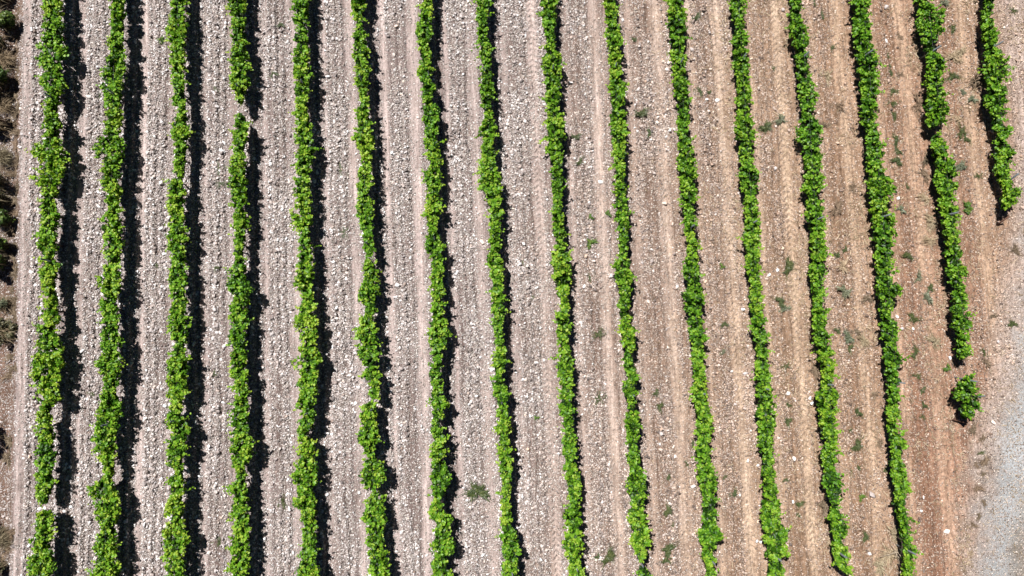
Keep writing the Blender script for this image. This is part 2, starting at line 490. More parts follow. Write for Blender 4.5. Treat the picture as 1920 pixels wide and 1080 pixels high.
    L.new(c, b.inputs['Base Color'])
    L.new(bp.outputs[0], b.inputs['Normal'])
    b.inputs['Roughness'].default_value = .95
    b.inputs['Specular IOR Level'].default_value = .15
    return m


SOIL_GREY = (0.245, 0.192, 0.184)
SOIL_TAN = (0.33, 0.225, 0.155)
SOIL_RED = (.32, .19, .132)
DUST_GREY = (0.5, 0.41, 0.39)
DUST_TAN = (0.5, 0.37, 0.27)
DUST_RED = (0.4, 0.265, 0.19)
VERGE_C = (0.4, 0.32, 0.285)
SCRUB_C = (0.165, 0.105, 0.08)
ROAD_C = (.335, .345, .355)
ROUGH_C = (0.19, 0.165, 0.14)


def stone_material():
    m, nt, b = new_mat('chipped_limestone')
    v = attr(nt, 'tint'); w = attr(nt, 'warm')
    pos = N(nt, 'ShaderNodeNewGeometry').outputs['Position']
    c = ramp(nt, v, [(0, (.14, .12, .115)), (.3, (.31, .265, .255)), (.6, (.52, .465, .455)), (.85, (.72, .69, .69)), (1, (.88, .875, .88))])
    c = mixc(nt, w, c, mixc(nt, 1.0, c, (1.10, .86, .66), 'MULTIPLY'))
    n = ramp(nt, noise(nt, pos, 30, 3), [(.3, (.75, .75, .75)), (.7, (1.15, 1.15, 1.15))])
    nt.links.new(mixc(nt, 1.0, c, n, 'MULTIPLY'), b.inputs['Base Color'])
    b.inputs['Roughness'].default_value = .8
    b.inputs['Specular IOR Level'].default_value = .25
    return m


def leaf_material(name, stops, trans=.35, rough=.45, spec=.35):
    m, nt, b = new_mat(name)
    v = attr(nt, 'tint')
    c = ramp(nt, v, stops)
    oi = N(nt, 'ShaderNodeObjectInfo').outputs['Random']
    c = mixc(nt, 1.0, c, ramp(nt, oi, [(0, (.88, .94, .9)), (1, (1.1, 1.04, 1.0))]), 'MULTIPLY')
    nt.links.new(c, b.inputs['Base Color'])
    b.inputs['Roughness'].default_value = rough
    b.inputs['Specular IOR Level'].default_value = spec
    tr = N(nt, 'ShaderNodeBsdfTranslucent')
    nt.links.new(mixc(nt, 1.0, c, (1.25, 1.15, .45), 'MULTIPLY'), tr.inputs['Color'])
    mx = N(nt, 'ShaderNodeMixShader')
    mx.inputs[0].default_value = trans
    nt.links.new(b.outputs[0], mx.inputs[1])
    nt.links.new(tr.outputs[0], mx.inputs[2])
    nt.links.new(mx.outputs[0], nt.nodes['Material Output'].inputs['Surface'])
    return m


def plain(name, col, rough=.7, metal=0.0, var=.25, scale=14):
    m, nt, b = new_mat(name)
    pos = N(nt, 'ShaderNodeTexCoord').outputs['Object']
    n = ramp(nt, noise(nt, pos, scale, 4), [(.3, (1 - var,) * 3), (.7, (1 + var,) * 3)])
    nt.links.new(mixc(nt, 1.0, col, n, 'MULTIPLY'), b.inputs['Base Color'])
    b.inputs['Roughness'].default_value = rough
    b.inputs['Metallic'].default_value = metal
    return m


M_GROUND = ground_material()
M_STONE = stone_material()
M_VINE = leaf_material('vine_leaves', [(0, (.008, .032, .003)), (.3, (.036, .110, .006)), (.6, (.112, .275, .013)), (.85, (.215, .41, .028)), (1, (.34, .47, .05))])  # leaf age tones; widened ends also paint highlights and dark canopy gaps into the colour
M_WEED = leaf_material('weed_leaves', [(0, (.030, .046, .014)), (.6, (.066, .088, .028)), (1, (.13, .14, .055))], .15)
M_BRIGHT = leaf_material('bright_weed_leaves', [(0, (.04, .10, .02)), (.6, (.09, .18, .03)), (1, (.2, .26, .05))], .25)
M_SAGE = leaf_material('grey_green_leaves', [(0, (.06, .07, .04)), (.6, (.13, .145, .09)), (1, (.25, .26, .185))], .1)
M_STRAW = leaf_material('dry_straw', [(0, (.15, .105, .065)), (.5, (.32, .25, .17)), (1, (.55, .46, .34))], .1, .8, .1)
M_DRYBUSH = leaf_material('dry_bush', [(0, (.07, .05, .032)), (.5, (.19, .145, .095)), (1, (.38, .31, .22))], .1, .8, .1)
M_BROWN = leaf_material('dead_stalks', [(0, (.07, .05, .035)), (.5, (.16, .115, .08)), (1, (.30, .23, .17))], .05, .8, .1)
M_SHRUB = leaf_material('shrub_leaves', [(0, (.028, .055, .014)), (.5, (.065, .115, .024)), (1, (.15, .21, .04))], .25)
M_OLIVE = leaf_material('olive_shrub_leaves', [(0, (.034, .038, .020)), (.5, (.085, .088, .045)), (1, (.18, .165, .10))], .15)
M_BARK = plain('vine_bark', (.055, .040, .030), .9)
M_POST = plain('galvanised_steel', (.17, .19, .20), .55, .4, .25)
M_RUST = plain('rusty_steel', (.12, .06, .04), .8, .2, .35)
M_WIRE = plain('steel_wire', (.22, .225, .23), .5, .6, .1)

# ------------------------------------------------------------------ ground: one sheet out to the horizon
def axis(lo, hi, step, far=420):
    core = np.arange(lo, hi + 1e-6, step)
    out, d, p = [], step, 0
    while p < far:
        d *= 1.22; p += d; out.append(p)
    out = np.array(out)
    return np.concatenate([(lo - out)[::-1], core, hi + out])


gx = axis(-23.5, 23.5, .06)
gy = axis(-13.5, 16.5, .06)
X, Y = np.meshgrid(gx, gy)
xs, ys = X.ravel(), Y.ravel()
Z = ground_z(xs, ys)


def masks(x, y):
    u = rowu(x, y)
    f, t1, t2 = profile(u)
    w = .5 * (fbm(x * 1.3, y * 1.3, 31) - .5) + .35 * (fbm(x * 5, y * 5, 32) - .5)
    lip = at(LIP, y)
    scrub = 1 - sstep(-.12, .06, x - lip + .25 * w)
    road = sstep(-.9, .8, x - at(ROAD, y) - .22 + 1.9 * w)
    verge = sstep(-.5, .7, x - at(VERGE, y) + 1.2 * w) * (1 - road)
    rough = sstep(-.5, .7, x - at(ROUGH, y) + 1.6 * w)
    for bx, by, sx, sy in ((1800, 905, 16, 26), (1806, 990, 15, 34), (1797, 955, 12, 26), (1808, 1062, 14, 30), (1845, 868, 22, 60), (1828, 800, 12, 14)):
        cx, cy = U(bx, by, 0)
        rough = np.maximum(rough, .55 * np.exp(-((x - cx) / (sx / 46.)) ** 2 - ((y - cy) / (sy / 46.)) ** 2) * sstep(.35, .6, fbm(x * 3, y * 3, 71)))
    tan = sstep(7.0, 13.5, u + 2.2 * w - .04 * y)
    red = sstep(13.6, 14.6, u + .8 * w) * (1 - sstep(15.4, 16.1, u)) * (.55 + .45 * sstep(9, -6, y)) * (1 - verge)
    red = np.maximum(red, .28 * sstep(12.5, 14.5, u + w) * (1 - verge))
    al = np.floor(u).astype(int)
    s2 = np.array([.55, .6, .5, .55, .7, .95, 1, .75, 1, 1, .85, 1, 1, .8, .9, .8, .3, 0])[np.clip(al, 0, 17)]
    s1 = np.array([.0, .75, 1, .65, .65, .55, 1, .7, .5, .45, .45, .5, .4, .4, .6, .8, .3, 0])[np.clip(al, 0, 17)]
    track = np.clip(t1 * s1 + t2 * s2, 0, 1) * (.30 + 1.15 * fbm(x * 1.6, y * .5, 41))
    track = np.clip(track, 0, 1) * (1 - scrub) * (1 - verge) * (1 - road)
    ledge = np.exp(-((x - lip - .28) / .22) ** 2)
    track = np.maximum(track, .8 * ledge * (1 - scrub))
    lug = np.array([0, 0, 0, 0, 0, 0, .2, 0, 1, .25, .3, .7, 1, .5, .5, 0, 0, 0])[np.clip(al, 0, 17)] * sstep(.25, .7, t2) * (.4 + .9 * fbm(x * .6, y * .6, 44))
    base = np.interp(u, [0, 1, 3, 6, 8, 11, 13, 14, 15, 16, 17], [.75, 1.05, 1.0, .85, .80, .58, .42, .33, .22, .38, .5])
    stone = base * (1 - .86 * track) * (.25 + 1.45 * fbm(x * .8, y * .35, 51))
    clump = fbm(x * 2.1, y * 1.4, 57)
    stone = stone * np.where(u > 10, .35 + 1.3 * clump, .65 + .7 * clump)
    stone = stone + .15 * np.exp(-((f - .5) / .12) ** 2) * base
    band = fbm(u * 11, y * .22, 61)
    stone = stone * np.clip(.15 + 1.75 * band, .2, 1.5)
    stone = stone * (1 - road) + road * (.42 + .35 * (fbm(x * 1.2, y * .7, 58) - .5))
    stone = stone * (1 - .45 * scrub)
    turned = np.clip(np.exp(-((f - .5) / .12) ** 2) * 1.1 + .9 * sstep(.5, .72, fbm(u * 15, y * .18, 66)), 0, 1) * (.35 + 1.0 * fbm(x * 1.2, y * .4, 67))
    turned = np.clip(turned, 0, 1) * (1 - road) * (1 - scrub) * (1 - track)
    return dict(turned=turned, rowu=u, tan=tan, red=red, road=road, stone=np.clip(stone, 0, 1.1), verge=verge, scrub=scrub, rough=rough, track=track, lug=lug)


MK = masks(xs, ys)
nx, ny = len(gx), len(gy)
ii = np.arange(nx * ny).reshape(ny, nx)
F = np.stack([ii[:-1, :-1], ii[:-1, 1:], ii[1:, 1:], ii[1:, :-1]], -1).reshape(-1, 4)
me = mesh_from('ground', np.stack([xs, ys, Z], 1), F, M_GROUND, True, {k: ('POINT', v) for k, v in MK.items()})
g = link('ground', me)
g['kind'] = 'structure'
del X, Y, F

# ------------------------------------------------------------------ loose stones
CUBE = np.array([(-1, -1, -1), (1, -1, -1), (1, 1, -1), (-1, 1, -1), (-1, -1, 1), (1, -1, 1), (1, 1, 1), (-1, 1, 1)], float)
CQ = np.array([(0, 3, 2, 1), (4, 5, 6, 7), (0, 1, 5, 4), (1, 2, 6, 5), (2, 3, 7, 6), (3, 0, 4, 7)])


def rocks(x, y, z, r, rng, flat=.55):
    n = len(x)
    V = np.repeat(CUBE[None], n, 0) * rng.uniform(.55, 1.0, (n, 8, 1)) + rng.normal(0, .14, (n, 8, 3))
    V[:, 4:, :2] *= rng.uniform(.55, .95, (n, 1, 1))
    sx = rng.uniform(.75, 1.45, n)
    V[:, :, 0] *= sx[:, None]
    V[:, :, 1] /= sx[:, None] ** .6
    V[:, :, 2] *= rng.uniform(flat * .6, flat * 1.3, n)[:, None]
    # tilt + spin
    tx = rng.normal(0, .42, n); ty = rng.normal(0, .42, n)
    V[:, :, 2] += V[:, :, 0] * tx[:, None] + V[:, :, 1] * ty[:, None]
    a = rng.uniform(0, 2 * math.pi, n)
    ca, sa = np.cos(a)[:, None], np.sin(a)[:, None]
    xx = V[:, :, 0] * ca - V[:, :, 1] * sa
    yy = V[:, :, 0] * sa + V[:, :, 1] * ca
    V[:, :, 0], V[:, :, 1] = xx, yy
    V *= (r * .62)[:, None, None]
    V += np.stack([x, y, z], 1)[:, None, :]
    F = CQ[None] + (np.arange(n) * 8)[:, None, None]
    return V.reshape(-1, 3), F.reshape(-1, 4)


def scatter_gravel():
    rng = np.random.default_rng(5)
    n = 760000
    x = rng.uniform(-22.6, 22.6, n); y = rng.uniform(-12.9, 15.6, n)
    mk = masks(x, y)
    keep = rng.uniform(0, 1, n) < np.clip(mk['stone'], 0, 1.1) ** 1.1 * .52
    x, y = x[keep], y[keep]
    mk = {k: v[keep] for k, v in mk.items()}
    n = len(x)
    r = .021 + .0180 * rng.exponential(1.0, n)
    r = np.clip(r, .020, .12) * (.72 + .38 * np.clip(mk['stone'], 0, 1))
    r = np.where(mk['road'] > .5, np.clip(r * .7, .022, .05), r)
    r = np.where(mk['track'] > .5, r * .75, r)
    z = ground_z(x, y) + r * .20
    V, F = rocks(x, y, z, r, rng)
    t = np.clip(rng.beta(1.25, 1.25, n) + .04 + .12 * (rng.uniform(0, 1, n) < .12), 0, 1)
    t = np.where(mk['scrub'] > .5, t * .7, t)
    t = np.where(mk['road'] > .5, .25 + t * .5, t)
    t = t - .13 * mk['turned']
    t = t - .14 * mk['tan'] * (1 - mk['road']) - .22 * mk['red']
    warm = np.clip(mk['tan'] * .75 + rng.normal(.03, .2, n), 0, 1) * (1 - .9 * mk['road'])
    me = mesh_from('gravel', V, F, M_STONE, False, {'tint': ('FACE', np.repeat(t, 6)), 'warm': ('FACE', np.repeat(warm, 6))})
    o = link('gravel', me)
    o['kind'] = 'stuff'
    tag(o, 'pale angular stones and chippings strewn over the soil between the vine rows', 'gravel')


scatter_gravel()

ORD = ['zeroth', 'first', 'second', 'third', 'fourth', 'fifth', 'sixth', 'seventh', 'eighth', 'ninth', 'tenth', 'eleventh', 'twelfth',
       'thirteenth', 'fourteenth', 'fifteenth', 'sixteenth', 'seventeenth', 'eighteenth', 'nineteenth', 'twentieth', 'twenty-first',
       'twenty-second', 'twenty-third', 'twenty-fourth', 'twenty-fifth', 'twenty-sixth', 'twenty-seventh', 'twenty-eighth', 'twenty-ninth', 'thirtieth']


def where(x, y):
    """words for the strip of ground a point lies in, counted from the left"""
    u = float(rowu(x, y)[0]); a = int(math.floor(u))
    if a < 1: return 'gap left of the first vine row'
    if a >= 16 or x > float(at(VERGE, y)): return 'bare verge right of the last vine row'
    return 'gap right of the %s vine row' % ORD[a]


# larger stones one can pick out: px, py, radius px, tone, warmth
STONES = [(80, 52, 4, 1, .1), (57, 70, 5, .35, .1), (163, 296, 3, .9, .2), (421, 269, 5, .95, .1), (438, 280, 5, 1, .1), (422, 63, 3, .95, .1),
          (303, 281, 4, .6, .2), (280, 195, 4, .95, .2), (296, 127, 3, .8, .5), (743, 50, 5, .75, .6), (505, 70, 4, .95, .1), (737, 102, 4, .85, .4),
          (741, 152, 4, .35, .2), (757, 154, 4, .85, .6), (784, 221, 4, .9, .2), (507, 308, 5, .95, .1), (627, 229, 4, .95, .1), (513, 223, 4, .6, .1),
          (1345, 188, 6, 1, .1), (1325, 187, 4, .95, .2), (1255, 245, 5, 1, .1), (1127, 341, 7, .9, .25), (1168, 38, 5, .95, .1), (1298, 93, 6, .6, .1),
          (1250, 131, 5, .9, .2), (1467, 20, 5, .6, .2), (1660, 15, 6, .6, .1), (1454, 315, 6, .65, .1), (1815, 36, 3, 1, .1), (1662, 77, 5, .95, .1),
          (169, 447, 4, 1, .1), (164, 457, 4, .5, .1), (60, 510, 5, .9, .1), (53, 547, 5, .85, .1), (157, 657, 8, .85, .1), (292, 393, 6, .45, .1),
          (284, 473, 7, .85, .1), (412, 624, 5, .9, .3), (422, 648, 6, .9, .1), (510, 435, 7, .95, .15), (904, 453, 7, .85, .6), (856, 376, 4, .95, .1),
          (745, 535, 6, .95, .0), (651, 512, 5, .75, .4), (748, 637, 4, .9, .2), (751, 690, 7, .4, .1), (660, 690, 5, .75, .2), (856, 514, 4, .9, .1),
          (1245, 380, 6, .75, .7), (1104, 381, 4, 1, .1), (1096, 537, 6, .85, .1), (1090, 605, 4, .9, .3), (1270, 538, 5, .95, .1), (1216, 566, 4, .8, .6),
          (1391, 580, 5, .95, .1), (1397, 700, 6, .6, .0), (1372, 697, 4, .8, .2), (1682, 372, 4, 1, .1), (1457, 507, 5, 1, .0), (1442, 516, 5, .95, .1),
          (1683, 594, 4, 1, .0), (1690, 616, 4, .6, .0), (1711, 616, 4, 1, .0), (1778, 671, 5, .85, .2), (1872, 640, 5, .6, .0), (55, 856, 4, .8, 1),
          (74, 954, 5, 1, .1), (83, 953, 4, 1, .1), (280, 805, 6, .8, .1), (285, 856, 5, .8, .5), (275, 914, 5, .8, .4), (316, 970, 6, .7, .0),
          (422, 929, 4, .85, .6), (392, 1036, 5, .8, .3), (672, 727, 6, .85, .1), (516, 861, 6, .35, .0), (546, 856, 6, .35, .0), (745, 782, 4, .9, .5),
          (801, 1041, 5, .8, .1), (792, 1043, 4, .7, .1), (912, 993, 6, .6, .1), (988, 743, 4, .9, .1), (990, 842, 4, .75, .9), (1016, 1024, 4, .9, .2),
          (1239, 812, 6, .6, .1), (1266, 856, 5, .95, .2), (1253, 854, 4, .9, .3), (1418, 1015, 6, 1, .0), (1426, 1016, 4, 1, .0), (1403, 864, 4, .95, .0),
          (1387, 928, 4, .9, .3), (1298, 911, 5, .85, .2), (1478, 737, 6, .9, .1), (1519, 746, 5, .95, .0), (1523, 755, 5, 1, .0), (1488, 858, 6, .9, .2),
          (1486, 940, 4, .95, .3), (1635, 927, 7, .45, .1), (1775, 996, 7, .9, .5), (1863, 793, 6, .9, .6), (1732, 933, 4, .95, .1), (1726, 958, 5, .9, .1),
          (1628, 1037, 4, .9, .1), (850, 474, 4, .85, .3), (1113, 489, 5, .75, .4), (985, 228, 5, .9, .2)]


def stone_word(t, w, r):
    size = 'large' if r >= 6 else ('midsize' if r >= 5 else 'small')
    if w > .55: col = 'ochre tan'
    elif t > .93: col = 'bright white'
    elif t > .78: col = 'pale'
    elif t > .55: col = 'light grey'
    else: col = 'dark grey'
    return size + ' ' + col


def place_stones():
    rng = np.random.default_rng(77)
    seen = {}
    info = []
    for px, py, r, t, w in STONES:
        x, y = U(px, py, 0)
        info.append((py, float(x), float(y), r * .0215, t, w, where(float(x), float(y)), stone_word(t, w, r)))
    info.sort()
    tot = {}
    for i in info: tot[(i[6], i[7])] = tot.get((i[6], i[7]), 0) + 1
    for py, x, y, r, t, w, wh, word in info:
        V, F = rocks(np.array([0.]), np.array([0.]), np.array([0.]), np.array([r * 1.35]), rng, .6)
        # round it off a little by cutting each corner
        me = mesh_from('stone', V, F, M_STONE, False, {'tint': ('FACE', np.full(6, t)), 'warm': ('FACE', np.full(6, w))})
        o = link('stone', me, None, (x, y, gz(x, y) + r * .22))
        bv = o.modifiers.new('bevel', 'BEVEL'); bv.width = r * .22; bv.segments = 1
        key = (wh, word); seen[key] = seen.get(key, 0) + 1
        if tot[key] == 1:
            lab = '%s stone in the %s' % (word, wh)
        else:
            lab = '%s stone, %s from top in the %s' % (word, ORD[seen[key]], wh)
        tag(o, lab, 'stone', 'larger stones lying between the vine rows')


place_stones()

# ------------------------------------------------------------------ vines
LEAF = np.array([(0, -.40, 0), (.40, -.55, .14), (.60, .16, .24), (0, .75, -.06), (-.60, .16, .24), (-.40, -.55, .14)])
LQ = np.array([(0, 1, 2, 3), (0, 3, 4, 5)])


def leaves(P, Nrm, size, rng, tpl=LEAF, quads=LQ):
    """leaf cards of a real folded leaf outline at P facing Nrm"""
    n = len(P)
    Nrm = Nrm / (np.linalg.norm(Nrm, axis=1, keepdims=True) + 1e-9)
    r = rng.normal(0, 1, (n, 3))
    A = np.cross(Nrm, r); A /= (np.linalg.norm(A, axis=1, keepdims=True) + 1e-9)
    B = np.cross(Nrm, A)
    t = np.repeat(tpl[None], n, 0)
    t = t * rng.uniform(.8, 1.2, (n, 1, 3))
    V = P[:, None, :] + size[:, None, None] * (t[:, :, :1] * A[:, None] + t[:, :, 1:2] * B[:, None] - t[:, :, 2:] * Nrm[:, None])
    k = tpl.shape[0]
    F = quads[None] + (np.arange(n) * k)[:, None, None]
    return V.reshape(-1, 3), F.reshape(-1, quads.shape[1])


def crown(seg, y0, y1, rng, zs=0.0, trim=6.4):
    """foliage of one vine between y0 and y1 along its row; returns V, F, tint in world space"""
    S = np.array(seg)
    ypx, Lp, Rp = S[:, 0], S[:, 1], S[:, 2]
    # leave the open gaps open: shoots reach a little past the last stem
    if y0 <= ypx[0] + .5 and y0 > -70: y0 += 1.0
    if y1 >= ypx[-1] - .5 and y1 < 1140: y1 -= 1.0
    length = (y1 - y0) / 47.0

    def place(y, s):
        l = np.interp(y, ypx, Lp); r = np.interp(y, ypx, Rp)
        # leaf half-size keeps inside the measured edge
        hm = np.mean(Rp - Lp) / 2
        half = np.maximum((r - l) / 2 + .45 * ((r - l) / 2 - hm) - trim, 2.0)
        e = np.clip(np.abs((y - (y0 + y1) / 2) / ((y1 - y0) / 2)), 0, 1)
        half = half * (1 - .42 * e ** 5) + .4
        px = (l + r) / 2 + s * half
        return px, half / 46.0

    m = max(7, int(16 * length))
    cy = y0 + (y1 - y0) * (.05 + .90 * rng.uniform(0, 1, m))
    cs = rng.uniform(-.95, .95, m)
    # a few clumps forced to the rim so that the outline is bumpy
    rim = rng.uniform(0, 1, m) < .4
    cs = np.where(rim, np.sign(cs) * rng.uniform(.7, 1.05, m), cs)
    px, half = place(cy, cs)
    wx, wy = U(px, cy, ZC)
    top = np.sqrt(np.clip(1.15 - cs ** 2, .05, 1))
    cz = ZC + .30 * top * rng.uniform(-.6, 1.0, m)
    C = np.stack([wx, wy, cz], 1)
    cr = rng.uniform(.09, .19, m) * np.clip(half / .30, .75, 1.2)
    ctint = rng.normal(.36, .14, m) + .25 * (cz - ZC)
    npc = rng.integers(30, 48, m)
    idx = np.repeat(np.arange(m), npc)
    n = len(idx)
    D = rng.normal(0, 1, (n, 3)); D /= np.linalg.norm(D, axis=1, keepdims=True)
    D[:, 2] = np.where(rng.uniform(0, 1, n) < .62, np.abs(D[:, 2]), D[:, 2])
    rad = rng.uniform(.15, 1.25, n) ** .6
    P = C[idx] + D * (cr[idx] * rad)[:, None]
    Nn = D * .5 + rng.normal(0, .75, (n, 3)) + np.array([-.12, .18, .5])
    size = rng.uniform(.048, .094, n)
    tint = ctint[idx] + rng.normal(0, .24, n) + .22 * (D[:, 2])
    # inner fill: keeps the canopy wall opaque
    k = int(190 * length)
    fy = rng.uniform(y0 - 1, y1 + 1, k); fs = rng.uniform(-.8, .8, k)
    px, half = place(fy, fs)
    fx, fyw = U(px, fy, ZC)
    fz = rng.uniform(.66, 1.0, k)
    P2 = np.stack([fx, fyw, fz], 1)
    N2 = rng.normal(0, 1, (k, 3)) + np.array([0, 0, .4])
    P = np.concatenate([P, P2]); Nn = np.concatenate([Nn, N2])
    size = np.concatenate([size, rng.uniform(.09, .15, k)])
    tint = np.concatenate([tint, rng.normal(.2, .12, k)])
    # shoots: short ones all over the top, some long ones sticking out, tips small and yellow-green
    ns = int(19 * length)
    nl = rng.poisson(4.2 * length)
    for q in range(ns + nl):
        long = q >= ns
        sy = rng.uniform(y0, y1)
        s0 = rng.uniform(-1, 1) if not long else rng.choice([-1, 1]) * rng.uniform(.5, 1.0)
        px, hf = place(np.array([sy]), np.array([s0]))
        bx, by = U(px, np.array([sy]), ZC)
        b = np.array([bx[0], by[0], ZC + rng.uniform(-.05, .24)])
        d = np.array([s0 * rng.uniform(.2, 1.1), rng.normal(0, .55), rng.uniform(.0, .95)])
        d /= np.linalg.norm(d) + 1e-6
        ln = rng.uniform(.20, .48) if long else rng.uniform(.12, .27)
        j = int(rng.integers(8, 13))
        tt = np.linspace(.1, 1, j)
        pp = b + d * (ln * tt)[:, None] + np.array([0, 0, -.22]) * (tt ** 2)[:, None] * ln
        pp += rng.normal(0, .030, pp.shape)
        P = np.concatenate([P, pp])
        Nn = np.concatenate([Nn, rng.normal(0, .6, pp.shape) + d * .3 + np.array([0, 0, .8])])
        size = np.concatenate([size, .105 * (1.1 - .6 * tt) * rng.uniform(.8, 1.2, j)])
        tint = np.concatenate([tint, .42 + .5 * tt + rng.normal(0, .12, j)])
    # a weak vine here and there: thinner, yellower
    tint = tint + rng.normal(.075, .07)
    P[:, 2] += zs
    V, F = leaves(P, Nn, size, rng)
    return V, F, np.clip(tint, 0, 1)


def trunk_mesh(rng, zt):
    b = []
    x, y = 0., 0.
    pts, rad = [], []
    for k, z in enumerate(np.linspace(-.08, zt, 6)):
        pts.append((x, y, z)); rad.append(.042 - .012 * k / 5 + rng.uniform(-.004, .006))
        x += rng.normal(0, .025); y += rng.normal(0, .03)
    b.append(tube(pts, rad, 7))
    e = np.array(pts[-1])
    for s in (-1, 1):                                        # cordon arms along the wire
        a = [e, e + (rng.normal(0, .015), s * .18, .05), e + (rng.normal(0, .02), s * .36, .06), e + (rng.normal(0, .02), s * .52, .05)]
        b.append(tube(a, [.028, .024, .019, .012], 6))
        for q in range(3):
            c = np.array(a[1 + q]) if q else (np.array(a[0]) + np.array(a[1])) / 2
            tip = c + np.array([rng.normal(0, .12), rng.normal(0, .08), rng.uniform(.35, .6)])
            b.append(tube([c, (c + tip) / 2 + rng.normal(0, .03, 3), tip], [.010, .008, .005], 5))
    V, F = join(b)
    return mesh_from('trunk', V, F, M_BARK, True)


TRUNKS = [trunk_mesh(np.random.default_rng(900 + k), .62) for k in range(8)]
VINE_GROUP = 'grapevines trained along the rows'


def build_vines():
    for row in range(1, 17):
        rng = np.random.default_rng(1000 + row)
        lst = []
        for seg in ROWS[row]:
            a, b = seg[0][0], seg[-1][0]
            n = max(1, int(round((b - a) / 56.0)))
            cuts = np.linspace(a, b, n + 1)
            S = np.array(seg)
            for k in range(1, n):
                c = cuts[k] + np.arange(-9, 10, 1.0)
                w = np.interp(c, S[:, 0], S[:, 2] - S[:, 1])
                cuts[k] = c[np.argmin(w + .25 * np.abs(c - cuts[k]))]
            for k in range(n):
                lst.append((seg, cuts[k], cuts[k + 1]))
        vis = [v for v in lst if v[2] > 2 and v[1] < 1078]
        num = 0
        for v in lst:
            seg, y0, y1 = v
            S = np.array(seg)
            ym = (y0 + y1) / 2
            wpx = float(np.mean(np.interp(np.linspace(y0, y1, 7), S[:, 0], S[:, 2] - S[:, 1])))
            cx = np.interp(ym, S[:, 0], (S[:, 1] + S[:, 2]) / 2)
            _, wy = U(cx, ym, ZC)
            wy = float(wy)
            wx = float(row_x(row, wy)) * .6 + .4 * float(U(cx, ym, ZC)[0])
            z0 = gz(wx, wy)
            root = empty('grapevine', (wx, wy, z0))
            inside = v in vis
            word = 'broad bushy' if wpx > 36 else ('slim' if wpx < 29 else 'leafy')
            if row == 15 and y0 > 690:
                num += 1
                lab = 'lone bushy grapevine standing apart at the lower end of the fifteenth vine row'
            elif inside:
                num += 1
                lab = '%s grapevine, %s from the top of the %s vine row from the left' % (word, ORD[num], ORD[row])
            elif y1 <= 2:
                lab = '%s grapevine just past the upper picture edge in the %s vine row from left' % (word, ORD[row])
            else:
                lab = '%s grapevine just past the lower picture edge in the %s vine row from left' % (word, ORD[row])
            tag(root, lab, 'grapevine', VINE_GROUP)
            V, F, tint = crown(seg, y0, y1, rng, -.13 * float(sstep(8, 13, row)), 7.5 if (row == 15 and y0 > 690) else 6.2 + 1.3 * float(sstep(6, 9, row)))
            V = V - np.array([wx, wy, z0])
            # older rows on the left carry a little more yellow
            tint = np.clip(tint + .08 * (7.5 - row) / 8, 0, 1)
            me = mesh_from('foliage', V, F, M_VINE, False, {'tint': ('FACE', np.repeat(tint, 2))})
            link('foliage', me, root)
            t = link('trunk', TRUNKS[int(rng.integers(0, 8))], root)
            t.rotation_euler = (0, 0, math.pi * int(rng.integers(0, 2)) + rng.normal(0, .12))
            t.scale = (1, (y1 - y0) / 56.0 if y1 - y0 < 56 else 1, 1)


build_vines()

# ------------------------------------------------------------------ trellis posts and wires
def post_mesh(h):
    """open steel profile with notches, like a vineyard stake"""
    w, d, t = .052, .036, .006
    out = [(-w / 2, -d / 2), (-w / 2, d / 2), (w / 2, d / 2), (w / 2, -d / 2), (w / 2 - t, -d / 2), (w / 2 - t, d / 2 - t), (-w / 2 + t, d / 2 - t), (-w / 2 + t, -d / 2)]
    V = [(x, y, -.15) for x, y in out] + [(x, y, h) for x, y in out]
    n = len(out)
    Q = [(k, (k + 1) % n, n + (k + 1) % n, n + k) for k in range(n)]
    Q += [(n, n + 1, n + 6, n + 7), (n + 1, n + 2, n + 5, n + 6), (n + 2, n + 3, n + 4, n + 5)]
    return np.array(V, float), np.array(Q)


V, F = post_mesh(1.38)
POST_ME = mesh_from('trellis_post', V, F, M_POST)


def hook_mesh(z):
    V, F = tube([(-.048, 0, z + .035), (-.046, .004, z), (.046, .004, z), (.048, 0, z + .035)], .005, 5)
    return mesh_from('wire_hook', V, F, M_POST)


HOOKS = [hook_mesh(z) for z in (.60, .95)]
POST_AT = {}


def build_posts():
    rng = random.Random(4)
    for row in range(1, 17):
        c = 0
        for y0 in (195, 492, 792, 1098):
            px = 100 + 114 * (row - 1)
            py = y0 - .055 * (px - 100) + 3
            _, wy = U(px, py, 0)
            wy = float(wy)
            if wy < YR[row][0] + .1: continue
            if row == 15 and wy < -2.2: continue
            wx = float(row_x(row, wy))
            c += 1
            o = link('trellis_post', POST_ME, None, (wx, wy, gz(wx, wy)))
            o.rotation_euler = (rng.gauss(0, .03) + .02, rng.gauss(0, .03), math.pi / 2 + rng.gauss(0, .1))
            for hm in HOOKS:
                link('wire_hook', hm, o)
            tag(o, 'grey steel trellis post, %s from the top in the %s vine row from the left' % (ORD[c], ORD[row]), 'trellis post', 'steel posts carrying the vine trellis')
            POST_AT.setdefault(row, []).append(wy)


build_posts()


def build_wires():
    for row in range(1, 17):
        lo, hi = YR[row]
        ya = lo - .2; yb = hi + 1.0
        for z, w in ((.60, 'lower'), (.95, 'upper')):
            yy = np.arange(ya, yb, 1.2)
            xx = row_x(row, yy)
            gg = ground_z(xx, yy)
            k = np.exp(-((np.arange(-6, 7)) / 3.) ** 2); k /= k.sum()
            gg = np.convolve(np.pad(gg, 6, 'edge'), k, 'valid')
            V, F = tube(np.stack([xx, yy, gg + z], 1), .0016, 4)
            o = link('trellis_wire', mesh_from('trellis_wire', V, F, M_WIRE))
            tag(o, '%s thin steel trellis wire strung along the %s vine row from the left' % (w, ORD[row]), 'trellis wire', 'wires strung along the vine rows')


build_wires()


